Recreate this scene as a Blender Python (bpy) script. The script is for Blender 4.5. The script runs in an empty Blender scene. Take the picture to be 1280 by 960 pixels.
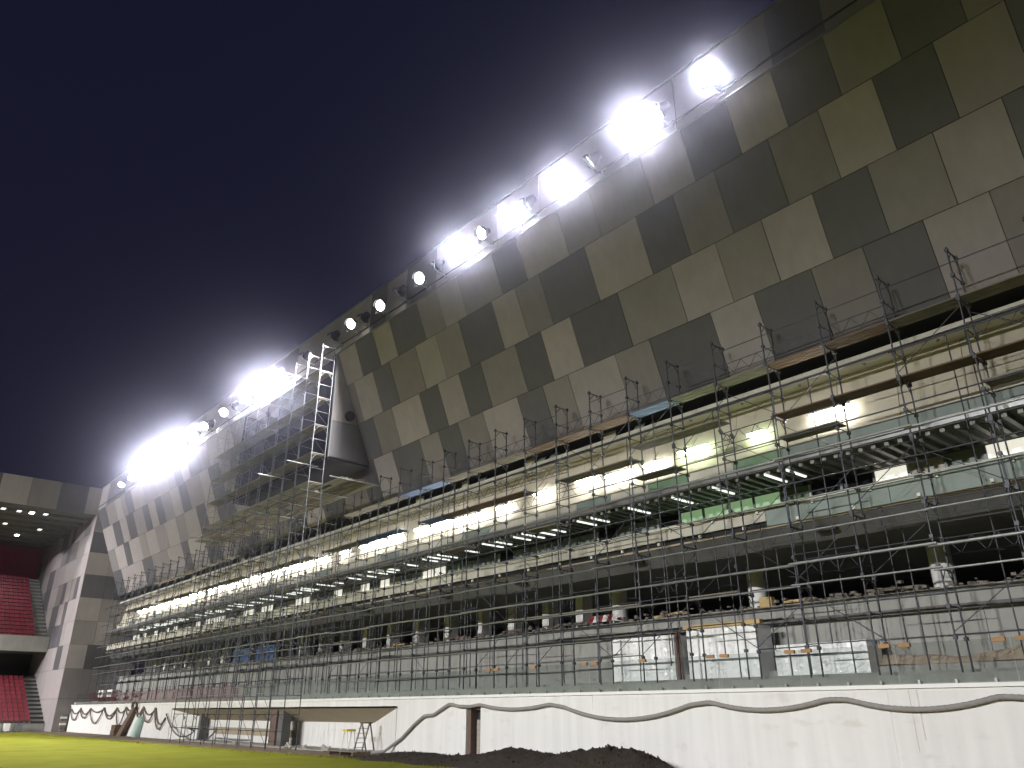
import bpy, bmesh, math, random
from mathutils import Vector, Matrix
R = math.radians
rnd = random.Random(7)
scn = bpy.context.scene
C = scn.collection

# ------------------------------------------------------------------ camera
cam_d = bpy.data.cameras.new('camera'); cam = bpy.data.objects.new('camera', cam_d); C.objects.link(cam)
cam_d.sensor_width = 36; cam_d.lens = 36 * 961 / 1280; cam_d.clip_start = .1; cam_d.clip_end = 3000
cam.location = (0, 0, 1.85); cam.rotation_euler = (R(90 + 23.1), 0, R(49.3))
scn.camera = cam
# ------------------------------------------------------------------ night sky
w = bpy.data.worlds.new('World'); scn.world = w; w.use_nodes = True
wn = w.node_tree.nodes; wl = w.node_tree.links
bg = wn['Background']
sky = wn.new('ShaderNodeTexSky'); sky.sky_type = 'NISHITA'; sky.sun_disc = False
sky.sun_elevation = R(-4.0); sky.sun_rotation = R(200); sky.altitude = 100; sky.air_density = 1; sky.dust_density = .6
tint = wn.new('ShaderNodeMix'); tint.data_type = 'RGBA'; tint.blend_type = 'MULTIPLY'; tint.inputs[0].default_value = 1
tint.inputs[7].default_value = (1.0, .62, .80, 1)
lift = wn.new('ShaderNodeMix'); lift.data_type = 'RGBA'; lift.blend_type = 'ADD'; lift.inputs[0].default_value = 1
lift.inputs[7].default_value = (.034, .040, .112, 1)
wl.new(sky.outputs[0], tint.inputs[6]); wl.new(tint.outputs[2], lift.inputs[6]); wl.new(lift.outputs[2], bg.inputs[0])
bg.inputs[1].default_value = .15
# ------------------------------------------------------------------ exposure
vs = scn.view_settings; vs.view_transform = 'Standard'; vs.look = 'None'; vs.gamma = 1; vs.exposure = .12; vs.use_curve_mapping = False
scn.cycles.use_denoising = True; scn.cycles.use_adaptive_sampling = True; scn.cycles.adaptive_threshold = .02
scn.cycles.max_bounces = 6; scn.cycles.diffuse_bounces = 3; scn.cycles.glossy_bounces = 3
scn.cycles.transparent_max_bounces = 12; scn.cycles.volume_bounces = 0
scn.cycles.sample_clamp_indirect = 4
FLOOD_W, OPP_W, TUBE_E, LENS_E = 9000., 105000., 90., 120.

# ------------------------------------------------------------------ materials
MATS = {}
def mat(name, col, rough=.7, metal=0., noise=0., scale=3., bump=0., bscale=None, rand=0., emit=None, estr=0., streak=0., spec=.4, detail=5.):
    if name in MATS: return MATS[name]
    m = bpy.data.materials.new(name); m.use_nodes = True; MATS[name] = m
    nt = m.node_tree; n = nt.nodes; l = nt.links; b = n['Principled BSDF']
    b.inputs['Base Color'].default_value = (*col, 1); b.inputs['Roughness'].default_value = rough
    b.inputs['Metallic'].default_value = metal; b.inputs['Specular IOR Level'].default_value = spec
    tc = n.new('ShaderNodeTexCoord'); src = None
    def mul(a, fac_socket, lo, hi):
        mr = n.new('ShaderNodeMapRange'); mr.inputs[3].default_value = lo; mr.inputs[4].default_value = hi
        l.new(fac_socket, mr.inputs[0])
        mx = n.new('ShaderNodeMix'); mx.data_type = 'RGBA'; mx.blend_type = 'MULTIPLY'; mx.inputs[0].default_value = 1
        if a is None: mx.inputs[6].default_value = (*col, 1)
        else: l.new(a, mx.inputs[6])
        l.new(mr.outputs[0], mx.inputs[7]); return mx.outputs[2]
    geo = n.new('ShaderNodeNewGeometry')
    if noise:
        t = n.new('ShaderNodeTexNoise'); t.inputs['Scale'].default_value = scale; t.inputs['Detail'].default_value = detail
        l.new(geo.outputs['Position'], t.inputs['Vector']); src = mul(src, t.outputs[0], 1 - noise, 1 + noise)
    if streak:
        mp = n.new('ShaderNodeMapping'); mp.inputs['Scale'].default_value = (2.2, 2.2, .12)
        l.new(geo.outputs['Position'], mp.inputs[0])
        t = n.new('ShaderNodeTexNoise'); t.inputs['Scale'].default_value = 1.6; t.inputs['Detail'].default_value = 6
        l.new(mp.outputs[0], t.inputs['Vector']); src = mul(src, t.outputs[0], 1 - streak * 1.6, 1 + streak * .6)
    if rand:
        oi = n.new('ShaderNodeObjectInfo'); src = mul(src, oi.outputs['Random'], 1 - rand, 1 + rand)
    if src: l.new(src, b.inputs['Base Color'])
    if bump:
        t = n.new('ShaderNodeTexNoise'); t.inputs['Scale'].default_value = bscale or scale * 6; t.inputs['Detail'].default_value = 6
        l.new(geo.outputs['Position'], t.inputs['Vector'])
        bp = n.new('ShaderNodeBump'); bp.inputs['Strength'].default_value = bump; bp.inputs['Distance'].default_value = .05
        l.new(t.outputs[0], bp.inputs['Height']); l.new(bp.outputs[0], b.inputs['Normal'])
    if emit:
        b.inputs['Emission Color'].default_value = (*emit, 1); b.inputs['Emission Strength'].default_value = estr
    return m
def glass(name, tint, refl=.12, rough=.03):
    m = bpy.data.materials.new(name); m.use_nodes = True; MATS[name] = m
    nt = m.node_tree; n = nt.nodes; l = nt.links; n.remove(n['Principled BSDF']); o = n['Material Output']
    t = n.new('ShaderNodeBsdfTransparent'); t.inputs[0].default_value = (*tint, 1)
    g = n.new('ShaderNodeBsdfGlossy'); g.inputs['Roughness'].default_value = rough
    fr = n.new('ShaderNodeLayerWeight'); fr.inputs[0].default_value = .5          # same on both faces of the pane
    pw_ = n.new('ShaderNodeMath'); pw_.operation = 'POWER'; pw_.inputs[1].default_value = 4; l.new(fr.outputs['Facing'], pw_.inputs[0])
    ad = n.new('ShaderNodeMath'); ad.operation = 'MULTIPLY_ADD'; ad.inputs[1].default_value = .5; ad.inputs[2].default_value = refl * .5; l.new(pw_.outputs[0], ad.inputs[0])
    mx = n.new('ShaderNodeMixShader'); l.new(ad.outputs[0], mx.inputs[0]); l.new(t.outputs[0], mx.inputs[1]); l.new(g.outputs[0], mx.inputs[2])
    l.new(mx.outputs[0], o.inputs[0]); return m
PAN = {'L': mat('panel_light', (.37, .335, .34), .55, noise=.12, scale=.9, rand=.09, bump=.06, bscale=9, streak=.10),
       'M': mat('panel_medium', (.25, .23, .232), .55, noise=.12, scale=.9, rand=.11, bump=.06, bscale=9, streak=.10),
       'D': mat('panel_dark', (.128, .124, .138), .5, noise=.12, scale=.9, rand=.13, bump=.06, bscale=9, streak=.10)}
m_joint = mat('joint_backing', (.03, .03, .03), .8)
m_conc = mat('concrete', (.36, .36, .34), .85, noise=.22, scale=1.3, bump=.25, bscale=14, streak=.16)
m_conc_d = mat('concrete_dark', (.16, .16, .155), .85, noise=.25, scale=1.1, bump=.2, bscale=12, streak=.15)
m_white = mat('white_render', (.80, .795, .785), .75, noise=.06, scale=.5, bump=.08, bscale=12, streak=.12)
nt = m_white.node_tree; pb = nt.nodes['Principled BSDF']; src = pb.inputs['Base Color'].links[0].from_socket
gp = nt.nodes.new('ShaderNodeNewGeometry'); mp = nt.nodes.new('ShaderNodeMapping'); mp.inputs['Scale'].default_value = (1.3, 1.3, 2.6); nt.links.new(gp.outputs['Position'], mp.inputs[0])
sp = nt.nodes.new('ShaderNodeTexNoise'); sp.inputs['Scale'].default_value = 1.1; sp.inputs['Detail'].default_value = 10; nt.links.new(mp.outputs[0], sp.inputs['Vector'])   # scuffs and mud splashes
rg = nt.nodes.new('ShaderNodeMapRange'); rg.inputs[1].default_value = .60; rg.inputs[2].default_value = .78; rg.inputs[4].default_value = .35; nt.links.new(sp.outputs[0], rg.inputs[0])
mx = nt.nodes.new('ShaderNodeMix'); mx.data_type = 'RGBA'; mx.inputs[7].default_value = (.42, .37, .30, 1); nt.links.new(rg.outputs[0], mx.inputs[0]); nt.links.new(src, mx.inputs[6]); nt.links.new(mx.outputs[2], pb.inputs['Base Color'])
m_cap = mat('white_cap', (.84, .84, .83), .5, noise=.03, scale=2)
m_soffit = mat('beige_soffit', (.40, .34, .25), .8, noise=.10, scale=1.2)
m_beige = mat('beige_cladding', (.53, .49, .40), .6, noise=.08, scale=.9, rand=.06, streak=.06)
m_steel = mat('scaffold_steel', (.085, .09, .105), .5, .45, noise=.35, scale=5, rand=.22)
m_galv = mat('galvanised_tube', (.40, .41, .42), .38, .75, noise=.25, scale=4, rand=.12)
m_rust = mat('red_oxide_steel', (.13, .06, .045), .6, .2, noise=.3, scale=5)
m_blue = mat('blue_board', (.07, .13, .28), .6, noise=.25, scale=3, rand=.15)
m_wood = mat('plank_wood', (.15, .10, .065), .75, noise=.45, scale=3.5, bump=.2, rand=.2)
m_plank = mat('grey_plank', (.19, .175, .14), .75, noise=.35, scale=3, bump=.2, rand=.2)
m_timber = mat('yellow_timber', (.52, .38, .18), .7, noise=.2, scale=5)
m_orange = mat('orange_foam', (.38, .22, .10), .75, noise=.2, scale=9, rand=.1)
m_black = mat('black_metal', (.025, .026, .03), .45, .3)
m_grey = mat('grey_metal', (.22, .23, .24), .45, .6, noise=.1)
m_screen = mat('dark_screen', (.018, .018, .03), .8, 0, rand=.2, spec=.15)
m_rib = mat('ribbed_deck', (.26, .27, .25), .5, .3, noise=.15)
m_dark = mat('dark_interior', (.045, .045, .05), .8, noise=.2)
m_glassdark = mat('dark_glazing', (.015, .017, .022), .12, spec=.5)
m_red = mat('red_plastic', (.24, .026, .045), .5, rand=.18)
m_redwall = mat('dark_red_wall', (.26, .03, .065), .8, noise=.15)
m_hose = mat('corrugated_hose', (.27, .255, .24), .7, noise=.25, scale=6)
m_cable = mat('brown_cable', (.14, .105, .10), .7, noise=.2)
m_foil = mat('silver_foil', (.93, .94, .95), .28, .05, noise=.06, scale=6, bump=.6, bscale=7)
m_tarp = mat('beige_tarpaulin', (.40, .33, .26), .75, noise=.2, scale=3, bump=.3, bscale=10)
m_soil = mat('dark_soil', (.042, .033, .026), .95, noise=.45, scale=5, bump=.9, bscale=18)
m_dirt = mat('bare_dirt', (.20, .155, .11), .95, noise=.35, scale=1.5, bump=.5, bscale=15)
m_brick = mat('broken_brick', (.19, .165, .145), .9, noise=.5, scale=3, rand=.3)
m_doorwood = mat('weathered_wood', (.17, .12, .10), .8, noise=.35, scale=7, streak=.2)
m_block = mat('grey_blockwork', (.38, .35, .31), .9, noise=.25, scale=4)
m_stain = mat('runoff_stain', (.60, .56, .50), .8, noise=.2, scale=6)
m_whitebox = mat('white_plastic', (.78, .78, .76), .5)
m_yellow = mat('yellow_paint', (.70, .52, .08), .5)
m_green = mat('green_tarpaulin', (.40, .55, .50), .6, noise=.15)
m_lens = mat('lit_lens', (.9, .9, .9), .3, emit=(1, .97, .93), estr=LENS_E)
m_lens_n = mat('lit_lens_aimed_away', (.9, .9, .9), .3, emit=(1, .97, .93), estr=14)
m_tube = mat('lit_tube', (.9, .9, .85), .3, emit=(1, .975, .90), estr=TUBE_E)
m_tube_g = mat('lit_tube_green', (.6, .9, .6), .3, emit=(.80, 1, .62), estr=TUBE_E * .7)
m_batten = mat('lit_batten', (.85, .87, .85), .4, emit=(.96, 1, .93), estr=1.15)
m_greenlit = mat('green_lit_window', (.35, .5, .35), .4, noise=.3, scale=2, emit=(.50, .80, .42), estr=.30)
m_litpane = mat('lit_window', (.8, .8, .75), .4, emit=(1, .96, .82), estr=.75)
m_greenpane = mat('green_board', (.17, .27, .17), .5, noise=.2, rand=.2)
m_pale = mat('pale_board', (.55, .53, .46), .6, noise=.2, scale=2, rand=.2)
m_teal = mat('grey_green_board', (.24, .29, .27), .5, noise=.15, rand=.15)
g_clear = glass('balustrade_glass', (.90, .925, .915), .10)
g_front = glass('lounge_glass', (.62, .72, .68), .18)
def grass_mat():
    m = mat('pitch_turf', (.225, .235, .03), .95, noise=.34, scale=.5, bump=.9, bscale=30, detail=10, spec=.05); return m
m_grass = grass_mat()

# ------------------------------------------------------------------ builders
class MB:
    def __init__(s): s.v = []; s.f = []; s.sm = []
    def add(s, vs_, fs_, smooth=False):
        o = len(s.v); s.v += [tuple(p) for p in vs_]
        for f in fs_: s.f.append(tuple(i + o for i in f)); s.sm.append(smooth)
        return s
    def box(s, x0, x1, y0, y1, z0, z1):
        x0, x1 = min(x0, x1), max(x0, x1); y0, y1 = min(y0, y1), max(y0, y1); z0, z1 = min(z0, z1), max(z0, z1)
        v = [(x, y, z) for z in (z0, z1) for y in (y0, y1) for x in (x0, x1)]
        return s.add(v, [(0, 2, 3, 1), (4, 5, 7, 6), (0, 1, 5, 4), (2, 6, 7, 3), (0, 4, 6, 2), (1, 3, 7, 5)])
    def hexa(s, a, b):                        # two quads, corner for corner
        return s.add(list(a) + list(b), [(3, 2, 1, 0), (4, 5, 6, 7), (0, 1, 5, 4), (1, 2, 6, 5), (2, 3, 7, 6), (3, 0, 4, 7)])
    def tube(s, p, q, r, n=6, r2=None, caps=True, smooth=True):
        p, q = Vector(p), Vector(q); d = (q - p)
        if d.length < 1e-6: return s
        d.normalize(); u = d.orthogonal().normalized(); w_ = d.cross(u); r2 = r if r2 is None else r2
        v = []
        for c, rr in ((p, r), (q, r2)):
            for k in range(n):
                a = 2 * math.pi * k / n; v.append(c + u * (rr * math.cos(a)) + w_ * (rr * math.sin(a)))
        s.add(v, [(k, (k + 1) % n, n + (k + 1) % n, n + k) for k in range(n)], smooth)
        if caps: s.add(v, [tuple(range(n))[::-1], tuple(range(n, 2 * n))])
        return s
    def path(s, pts, r, n=7):
        pts = [Vector(p) for p in pts]; rings = []
        for i, p in enumerate(pts):
            d = (pts[min(i + 1, len(pts) - 1)] - pts[max(i - 1, 0)]).normalized()
            u = d.cross(Vector((0, 1, 0)));  u = u.normalized() if u.length > .05 else d.orthogonal().normalized()
            w_ = d.cross(u); rr = r(i) if callable(r) else r
            rings.append([p + u * (rr * math.cos(2 * math.pi * k / n)) + w_ * (rr * math.sin(2 * math.pi * k / n)) for k in range(n)])
        v = [q for g in rings for q in g]; f = []
        for i in range(len(pts) - 1):
            for k in range(n):
                f.append((i * n + k, i * n + (k + 1) % n, (i + 1) * n + (k + 1) % n, (i + 1) * n + k))
        f += [tuple(range(n))[::-1], tuple(range((len(pts) - 1) * n, len(pts) * n))]
        return s.add(v, f, True)
    def prism(s, poly, axis, a, b):           # poly in the two other axes, extruded along axis
        n = len(poly)
        def P(p, t): return {'x': (t, p[0], p[1]), 'y': (p[0], t, p[1]), 'z': (p[0], p[1], t)}[axis]
        v = [P(p, a) for p in poly] + [P(p, b) for p in poly]
        return s.add(v, [tuple(range(n))[::-1], tuple(range(n, 2 * n))] + [(i, (i + 1) % n, n + (i + 1) % n, n + i) for i in range(n)])
    def mesh(s, name, m, off=(0, 0, 0)):
        me = bpy.data.meshes.new(name); o = Vector(off)
        me.from_pydata([Vector(p) - o for p in s.v], [], s.f)
        bm = bmesh.new(); bm.from_mesh(me); bmesh.ops.recalc_face_normals(bm, faces=bm.faces); bm.to_mesh(me); bm.free()
        for p, k in zip(me.polygons, s.sm): p.use_smooth = k
        me.materials.append(m); return me
def link(name, data, parent=None, loc=(0, 0, 0), rot=None):
    o = bpy.data.objects.new(name, data); C.objects.link(o); o.location = loc
    if rot: o.rotation_euler = rot
    if parent: o.parent = parent
    return o
def tag(o, label, cat, group=None, kind=None):
    if label: o['label'] = label
    if cat: o['category'] = cat
    if group: o['group'] = group
    if kind: o['kind'] = kind
    return o
def thing(name, label, cat, loc=(0, 0, 0), group=None, rot=None):
    return tag(link(name, None, None, loc, rot), label, cat, group)
def part(name, mb, m, root, parent=None, kind=None, label=None):
    """mb in world coordinates, root an unrotated Empty"""
    o = link(name, mb.mesh(name, m, root.location), parent or root)
    if kind: o['kind'] = kind
    if label: o['label'] = label
    return o
def single(name, mb, m, label, cat, loc=(0, 0, 0), group=None, kind=None):
    return tag(link(name, mb.mesh(name, m, loc), None, loc), label, cat, group, kind)
def struct(name, mb, m, kind='structure'):
    o = link(name, mb.mesh(name, m)); o['kind'] = kind; return o
def B(*a): return MB().box(*a)

# ------------------------------------------------------------------ ground
struct('ground', MB().add([(-600, -600, 0), (400, -600, 0), (400, 600, 0), (-600, 600, 0)], [(0, 1, 2, 3)]), m_dirt)
edge = [(-93, 17.3), (-75, 17.5), (-53.5, 17.7), (-41, 18.1), (-34.7, 18.5), (-29.3, 18.9), (-20, 19.2), (12, 19.2)]
v = []; f = []
pts = []
for i in range(len(edge) - 1):
    (xa, ya), (xb, yb) = edge[i], edge[i + 1]; k = max(2, int((xb - xa) / .5))
    for j in range(k): t = j / k; pts.append((xa + (xb - xa) * t, ya + (yb - ya) * t + rnd.uniform(-.12, .12)))
pts.append(edge[-1])
n = len(pts)
g = MB().add([(x, y, .02) for x, y in pts] + [(x, -58, .02) for x, y in pts], [(i, i + 1, n + i + 1, n + i) for i in range(n - 1)])
struct('pitch_grass', g, m_grass)
# short grass tufts along the ragged edge of the turf
g = MB()
for _ in range(5200):
    i = rnd.randrange(n); x, y = pts[i]; x += rnd.uniform(-.3, .3); y -= abs(rnd.gauss(0, .5)) - .15
    h = rnd.uniform(.03, .08); a = rnd.uniform(0, math.pi); c, s_ = math.cos(a) * .03, math.sin(a) * .03
    g.add([(x - c, y - s_, .01), (x + c, y + s_, .01), (x + rnd.uniform(-.02, .02), y, .01 + h)], [(0, 1, 2)])
tag(struct('turf_edge_tufts', g, m_grass, 'stuff'), 'ragged grass tufts along the edge of the pitch', 'grass')

# ------------------------------------------------------------------ main stand
LEN = 9.677; EY, EZ = -.3927, .9197; NY, NZ = -.9197, -.3927
def fp(x, s, nrm=0.): return (x, 24 + EY * s + NY * nrm, 13.6 + EZ * s + NZ * nrm)
XR, XL = 3.0, -94.5
stand = thing('main_stand', 'long grandstand under construction with leaning facade of beige and grey panels', 'grandstand', (-45, 28, 0))
ROWS = {
 4: 'M -3.82 D -5.72 M -7.7 D -9.64 L -11.52 D -13.57 L -15.58 M -18.46 M -20.43 L -23.22 D -25.02 M -27.93 L -29.69 M -31.5 D -34.29 L -36.1 D -38.11 L -40.1 M -43 L -45 D -47.9 M -50.5 L -53 D -55.5 M -57.4 L -59.9 L -62.48 M -64.33 D -67.17 L -68.73 D -70.65 M -72.51 L -75.62 M -79.17 L -82.73 D -84.76 M -86.19 L -88.44 M -91.6 D',
 3: 'D -2.92 M -4.91 D -6.78 L -8.65 M -10.57 D -12.84 M -14.79 D -16.68 L -19.62 D -22.55 M -24.24 L -26.01 D -28.72 M -30.77 L -32.72 M -35.36 D -37.21 L -39.37 M -43 D -46 L -49 M -52 D -55 L -57 D -59 M -61 D -63.38 L -65.25 M -68.51 D -70.47 L -72.65 M -75.06 D -76.95 L -78.93 D -80.66 M -83.57 D -85.96 L -88.19 D -90.79 L',
 2: 'D -3.85 L -5.79 M -7.86 D -9.79 L -11.79 M -13.76 L -15.9 M -18.75 D -21.58 L -23.54 D -25.37 M -28.07 D -29.9 L -31.79 D -33.56 L -36.4 M -38.46 D -40.72 M -44 L -46.5 D -49 L -52 M -55 D -57.5 L -60 D -63.45 L -65.73 D -67.75 L -70.73 M -72.85 L -75.8 M -78.6 L -81.47 M -83.62 L -86.93 D -88.82 L -91.92 M',  # dark panel just past the tower has the tower's shadow painted in
 1: 'M -5.01 L -6.93 D -8.88 M -10.73 D -13.0 L -14.94 D -17.97 M -19.89 L -22.76 M -24.48 D -26.3 L -28.99 M -31.11 D -32.91 M -34.7 D -37.54 L -39.64 D -41.24 M -44 D -46.9 L -49.5 D -52.3 M -55 L -57 D -59.5 M -62 L -64.62 D -67.58 L -71.37 D -73.05 L -76.87 M -81.22 D -84.31 L -87.8 L -91.41 D'}
S_B = [0, 2.67, 5.05, 7.55, LEN]
def seq(txt, xr, xl):
    t = txt.split(); out = []; x = xr; tone = t[0]
    for i in range(1, len(t), 2):
        nx = float(t[i]); out.append((nx, x, tone)); x = nx; tone = t[i + 1]
    out.append((xl, x, tone)); return out
G = .012
for r in (1, 2, 3, 4):
    for xa, xb, tone in seq(ROWS[r], XR, XL):
        s0, s1 = S_B[r - 1] + G, S_B[r] - G; d = rnd.uniform(.05, .062); xa += G; xb -= G
        sk = .04
        q = [(xa - sk, s0), (xb - sk, s0), (xb + sk, s1), (xa + sk, s1)]
        part('facade_panel', MB().hexa([fp(x, s, .015) for x, s in q], [fp(x, s, d) for x, s in q]), PAN[tone], stand)
part('facade_backing', MB().hexa([fp(XL, 0, -.15), fp(XR, 0, -.15), fp(XR, LEN, -.15), fp(XL, LEN, -.15)],
                                 [fp(XL, 0, .013), fp(XR, 0, .013), fp(XR, LEN, .013), fp(XL, LEN, .013)]), m_joint, stand)
R5 = 'M -7.53 D -9.47 M -13.63 D -16.12 M -21.51 L -24.53 M -29.64 D -32.57 M -34.62 D -36.4 L -40.13 M -46 D -51 M -57.8 L -63.0 M -71.36 D -76.22 M -84.56 D -91.45 L'
for xa, xb, tone in seq(R5, XR, XL):
    part('parapet_panel', B(xa + G, xb - G, 20.15, 20.2, 22.53, 25.12), PAN[tone], stand)
part('parapet_backing', B(XL, XR, 20.203, 20.45, 22.5, 25.1), m_joint, stand)
part('parapet_coping', B(XL, XR, 20.1, 20.6, 25.123, 25.2), m_grey, stand)
part('cable_conduit', MB().tube((XL, 20.1, 22.95), (XR, 20.1, 22.95), .04, 6), m_black, stand)
part('parapet_flashing', B(XL, XR, 20.08, 20.2, 22.47, 22.515), m_grey, stand)
part('roof_deck', B(XL, XR, 20.6, 45, 24.6, 24.75), m_conc_d, stand)
# window strip under the facade
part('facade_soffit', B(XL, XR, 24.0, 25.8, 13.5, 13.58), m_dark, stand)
part('facade_drip_edge', B(XL, XR, 23.93, 24.02, 13.46, 13.6), m_black, stand)
part('strip_glazing', B(XL, XR, 25.6, 25.65, 12.95, 13.5), m_glassdark, stand)
sm = MB().tube((0, -.35, -.38), (0.12, .2, .42), .05, 6).mesh('strut', m_grey)
x = -3.0
while x > XL + 1:
    link('strut', sm, stand, (x + 45, 25.0 - 28, 13.12)); x -= 2.42
for xa, w_ in ((-27.8, .7), (-22.4, .75), (-33, .6), (-37.5, .8), (-50, .7), (-63, .8), (-74, .7)):
    part('infill_panel', B(xa, xa + w_, 24.75, 24.8, 12.98, 13.49), m_beige, stand)
for xa in (-20.6, -26, -26.9, -5.3, -3.9, -31.5):
    part('leaning_board', MB().hexa([(xa, 24.6, 12.98), (xa + .55, 24.6, 12.98), (xa + .6, 24.85, 13.42), (xa + .05, 24.85, 13.42)],
                                    [(xa, 24.63, 12.98), (xa + .55, 24.63, 12.98), (xa + .6, 24.88, 13.42), (xa + .05, 24.88, 13.42)]), m_teal, stand)
part('sill', B(XL, XR, 24.2, 25.8, 12.78, 12.95), m_pale, stand)
part('sill_gutter', B(XL, XR, 24.05, 24.19, 12.62, 12.72), m_galv, stand)
# lit beige fascia between the sill and the gallery slab
x = XR; i = 0
while x > XL:
    w_ = 2.07; xa = max(x - w_, XL)
    part('fascia_panel', MB().hexa([(xa + .01, 24.62, 10.55), (x - .01, 24.62, 10.55), (x - .01, 25.1, 12.775), (xa + .01, 25.1, 12.775)],
                                   [(xa + .01, 24.7, 10.55), (x - .01, 24.7, 10.55), (x - .01, 25.18, 12.775), (xa + .01, 25.18, 12.775)]), m_beige, stand)
    mm = m_teal if x > -13.5 else (m_greenpane if x > -18 and i % 3 else (m_pale if i % 4 else m_teal))
    part('gallery_upstand', B(xa + .01, x - .01, 24.4, 24.46, 9.92, 10.5), mm, stand)
    x -= w_; i += 1
part('fascia_ledge', B(XL, XR, 24.3, 24.72, 10.503, 10.547), m_pale, stand)
# gallery slab with ribbed soffit
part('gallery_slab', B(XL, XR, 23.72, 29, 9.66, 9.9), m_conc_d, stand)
part('gallery_edge_trim', B(XL, XR, 23.66, 23.717, 9.7, 9.93), m_galv, stand)
rib = B(-.07, .07, -1.1, 1.1, -.06, .06).mesh('soffit_rib', m_rib)
x = -3.; far = MB()
while x > XL + .3:
    if x > -62: link('soffit_rib', rib, stand, (x + 45, 24.95 - 28, 9.597))
    else: far.box(x - .07, x + .07, 23.85, 26.05, 9.537, 9.657)
    x -= .42
part('soffit_rib_run', far, m_rib, stand, kind='stuff')
# glazed lounge fronts behind the balcony
k = 0; x = -3.
while x > XL + 1.2:
    t = rnd.random()
    if -19 < x < -12.8: mm = m_greenlit if t < .7 else m_greenpane
    elif x < -40: mm = m_litpane if t < .42 else (m_pale if t < .8 else m_teal)
    else: mm = m_litpane if (t < .26 or -11.2 < x < -9.0) else (m_pale if t < .4 else (m_glassdark if t < .62 else m_teal))
    part('lounge_window', B(x - 1.13, x - .05, 26.1, 26.14, 8.0, 9.5), mm, stand)
    part('mullion', B(x - .045, x + .045, 26.05, 26.2, 7.93, 9.5), m_grey if k % 3 else m_whitebox, stand)
    x -= 1.18; k += 1
part('lounge_transom', B(XL, XR, 26.05, 26.095, 9.0, 9.04), m_grey, stand)
# balcony slab and parapet
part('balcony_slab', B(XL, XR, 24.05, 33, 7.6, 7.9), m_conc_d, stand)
x = XR; i = 0
while x > XL:
    w_ = 4.3; xa = max(x - w_, XL)
    mm = m_teal if -12.5 < x - 2 < -7.0 else (m_soffit if x - 2 > -7 else m_pale)
    part('balcony_parapet_panel', B(xa + .01, x - .01, 23.8, 23.9, 7.92 if mm is not m_teal else 7.72, 8.33), mm, stand)
    x -= w_; i += 1
part('balcony_coping', B(XL, XR, 23.74, 23.96, 8.333, 8.42), m_pale, stand)
part('balcony_groove', B(XL, XR, 23.93, 24.047, 7.6, 8.3), m_black, stand)
part('balcony_ledge', B(XL, XR, 23.76, 23.925, 7.64, 7.71), m_soffit, stand)
part('balcony_fascia', MB().prism([(23.82, 7.63), (24.6, 7.63), (24.6, 7.08), (24.5, 7.08)], 'x', XL, XR), m_conc_d, stand)
lamp_box = B(-.05, .05, -.04, .04, -.05, .05).mesh('lamp_box_mesh', m_whitebox)  # unlit white boxes stand in for small bright lamps
x = -4.5
while x > -70:
    link('white_lamp_box', lamp_box, stand, (x + 45, 23.755 - 28, 8.25)); link('white_lamp_box', lamp_box, stand, (x + 44.4, 23.75 - 28, 7.8)); x -= 1.9 + rnd.uniform(-.2, .2)
for x in (-12.2, -20.3, -27.3, -33.2, -41):
    part('fascia_vent', B(x - .35, x + .35, 23.95, 24.1, 7.28, 7.46), m_black, stand)
# dark concourse level with columns
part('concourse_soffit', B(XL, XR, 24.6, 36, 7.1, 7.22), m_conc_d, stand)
part('concourse_floor', B(XL, XR, 25.9, 36, 5.05, 5.35), m_conc, stand)
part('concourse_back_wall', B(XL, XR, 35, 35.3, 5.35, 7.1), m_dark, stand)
for x in (-3.3, -10.42, -17.5, -24.85):
    part('round_column', MB().tube((x, 28, 5.35), (x, 28, 7.1), .36, 20), m_white, stand)
for x in [-27.2, -29.6, -32.3, -35.0, -38.1, -41.2, -44.3, -47.3, -50.4] + [-53.5 - 3.05 * i for i in range(14)]:
    part('square_column', B(x - .24, x + .24, 27.7, 28.4, 5.35, 7.1), m_white, stand)
# lower terrace
part('terrace_floor', B(XL, XR, 21.75, 26, 2.5, 2.75), m_conc, stand)
x = XR
while x > XL:
    xa = max(x - 2.9, XL)
    part('terrace_wall_panel', B(xa + .008, x - .008, 25.5, 25.7, 2.75, 4.64), m_conc, stand); x -= 2.9
part('terrace_lip', B(XL, XR, 25.28, 25.9, 4.643, 4.8), m_conc_d, stand)
part('terrace_riser', B(XL, XR, 25.62, 25.897, 4.803, 5.34), m_conc, stand)
part('terrace_step', B(XL, XR, 24.5, 25.495, 2.752, 3.12), m_conc, stand)
part('terrace_curb', B(XL, XR, 23.4, 23.6, 2.752, 2.9), m_conc, stand)

# ------------------------------------------------------------------ perimeter wall with dugout recess and door
pw = thing('perimeter_wall', 'white rendered perimeter wall along the pitch with recess and doorway', 'wall', (-45, 21.5, 0))
XD0, XD1 = -27.95, -26.98; NR, NL = -33.25, -64.1
def wall(xa, xb, z0=0., z1=2.4): part('wall_panel', B(xa, xb, 21.5, 21.75, z0, z1), m_white, pw)
wall(XD1, -20.0); wall(-19.996, -10.0); wall(-9.996, XR); wall(XD1, XD0, 2.06, 2.4)
wall(NR, XD0); wall(NL, NR, 2.02, 2.4); wall(-94.2, NL)
for xs, w_, z0 in ((-9.45, .02, .9), (-9.25, .03, 1.2), (-20.6, .012, 1.9), (-28.9, .02, 1.7)): part('runoff_stain', B(xs, xs + w_, 21.492, 21.4985, z0, 2.39), m_stain, pw)
part('wall_coping', B(-94.25, XR, 21.44, 21.8, 2.403, 2.5), m_cap, pw)
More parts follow.
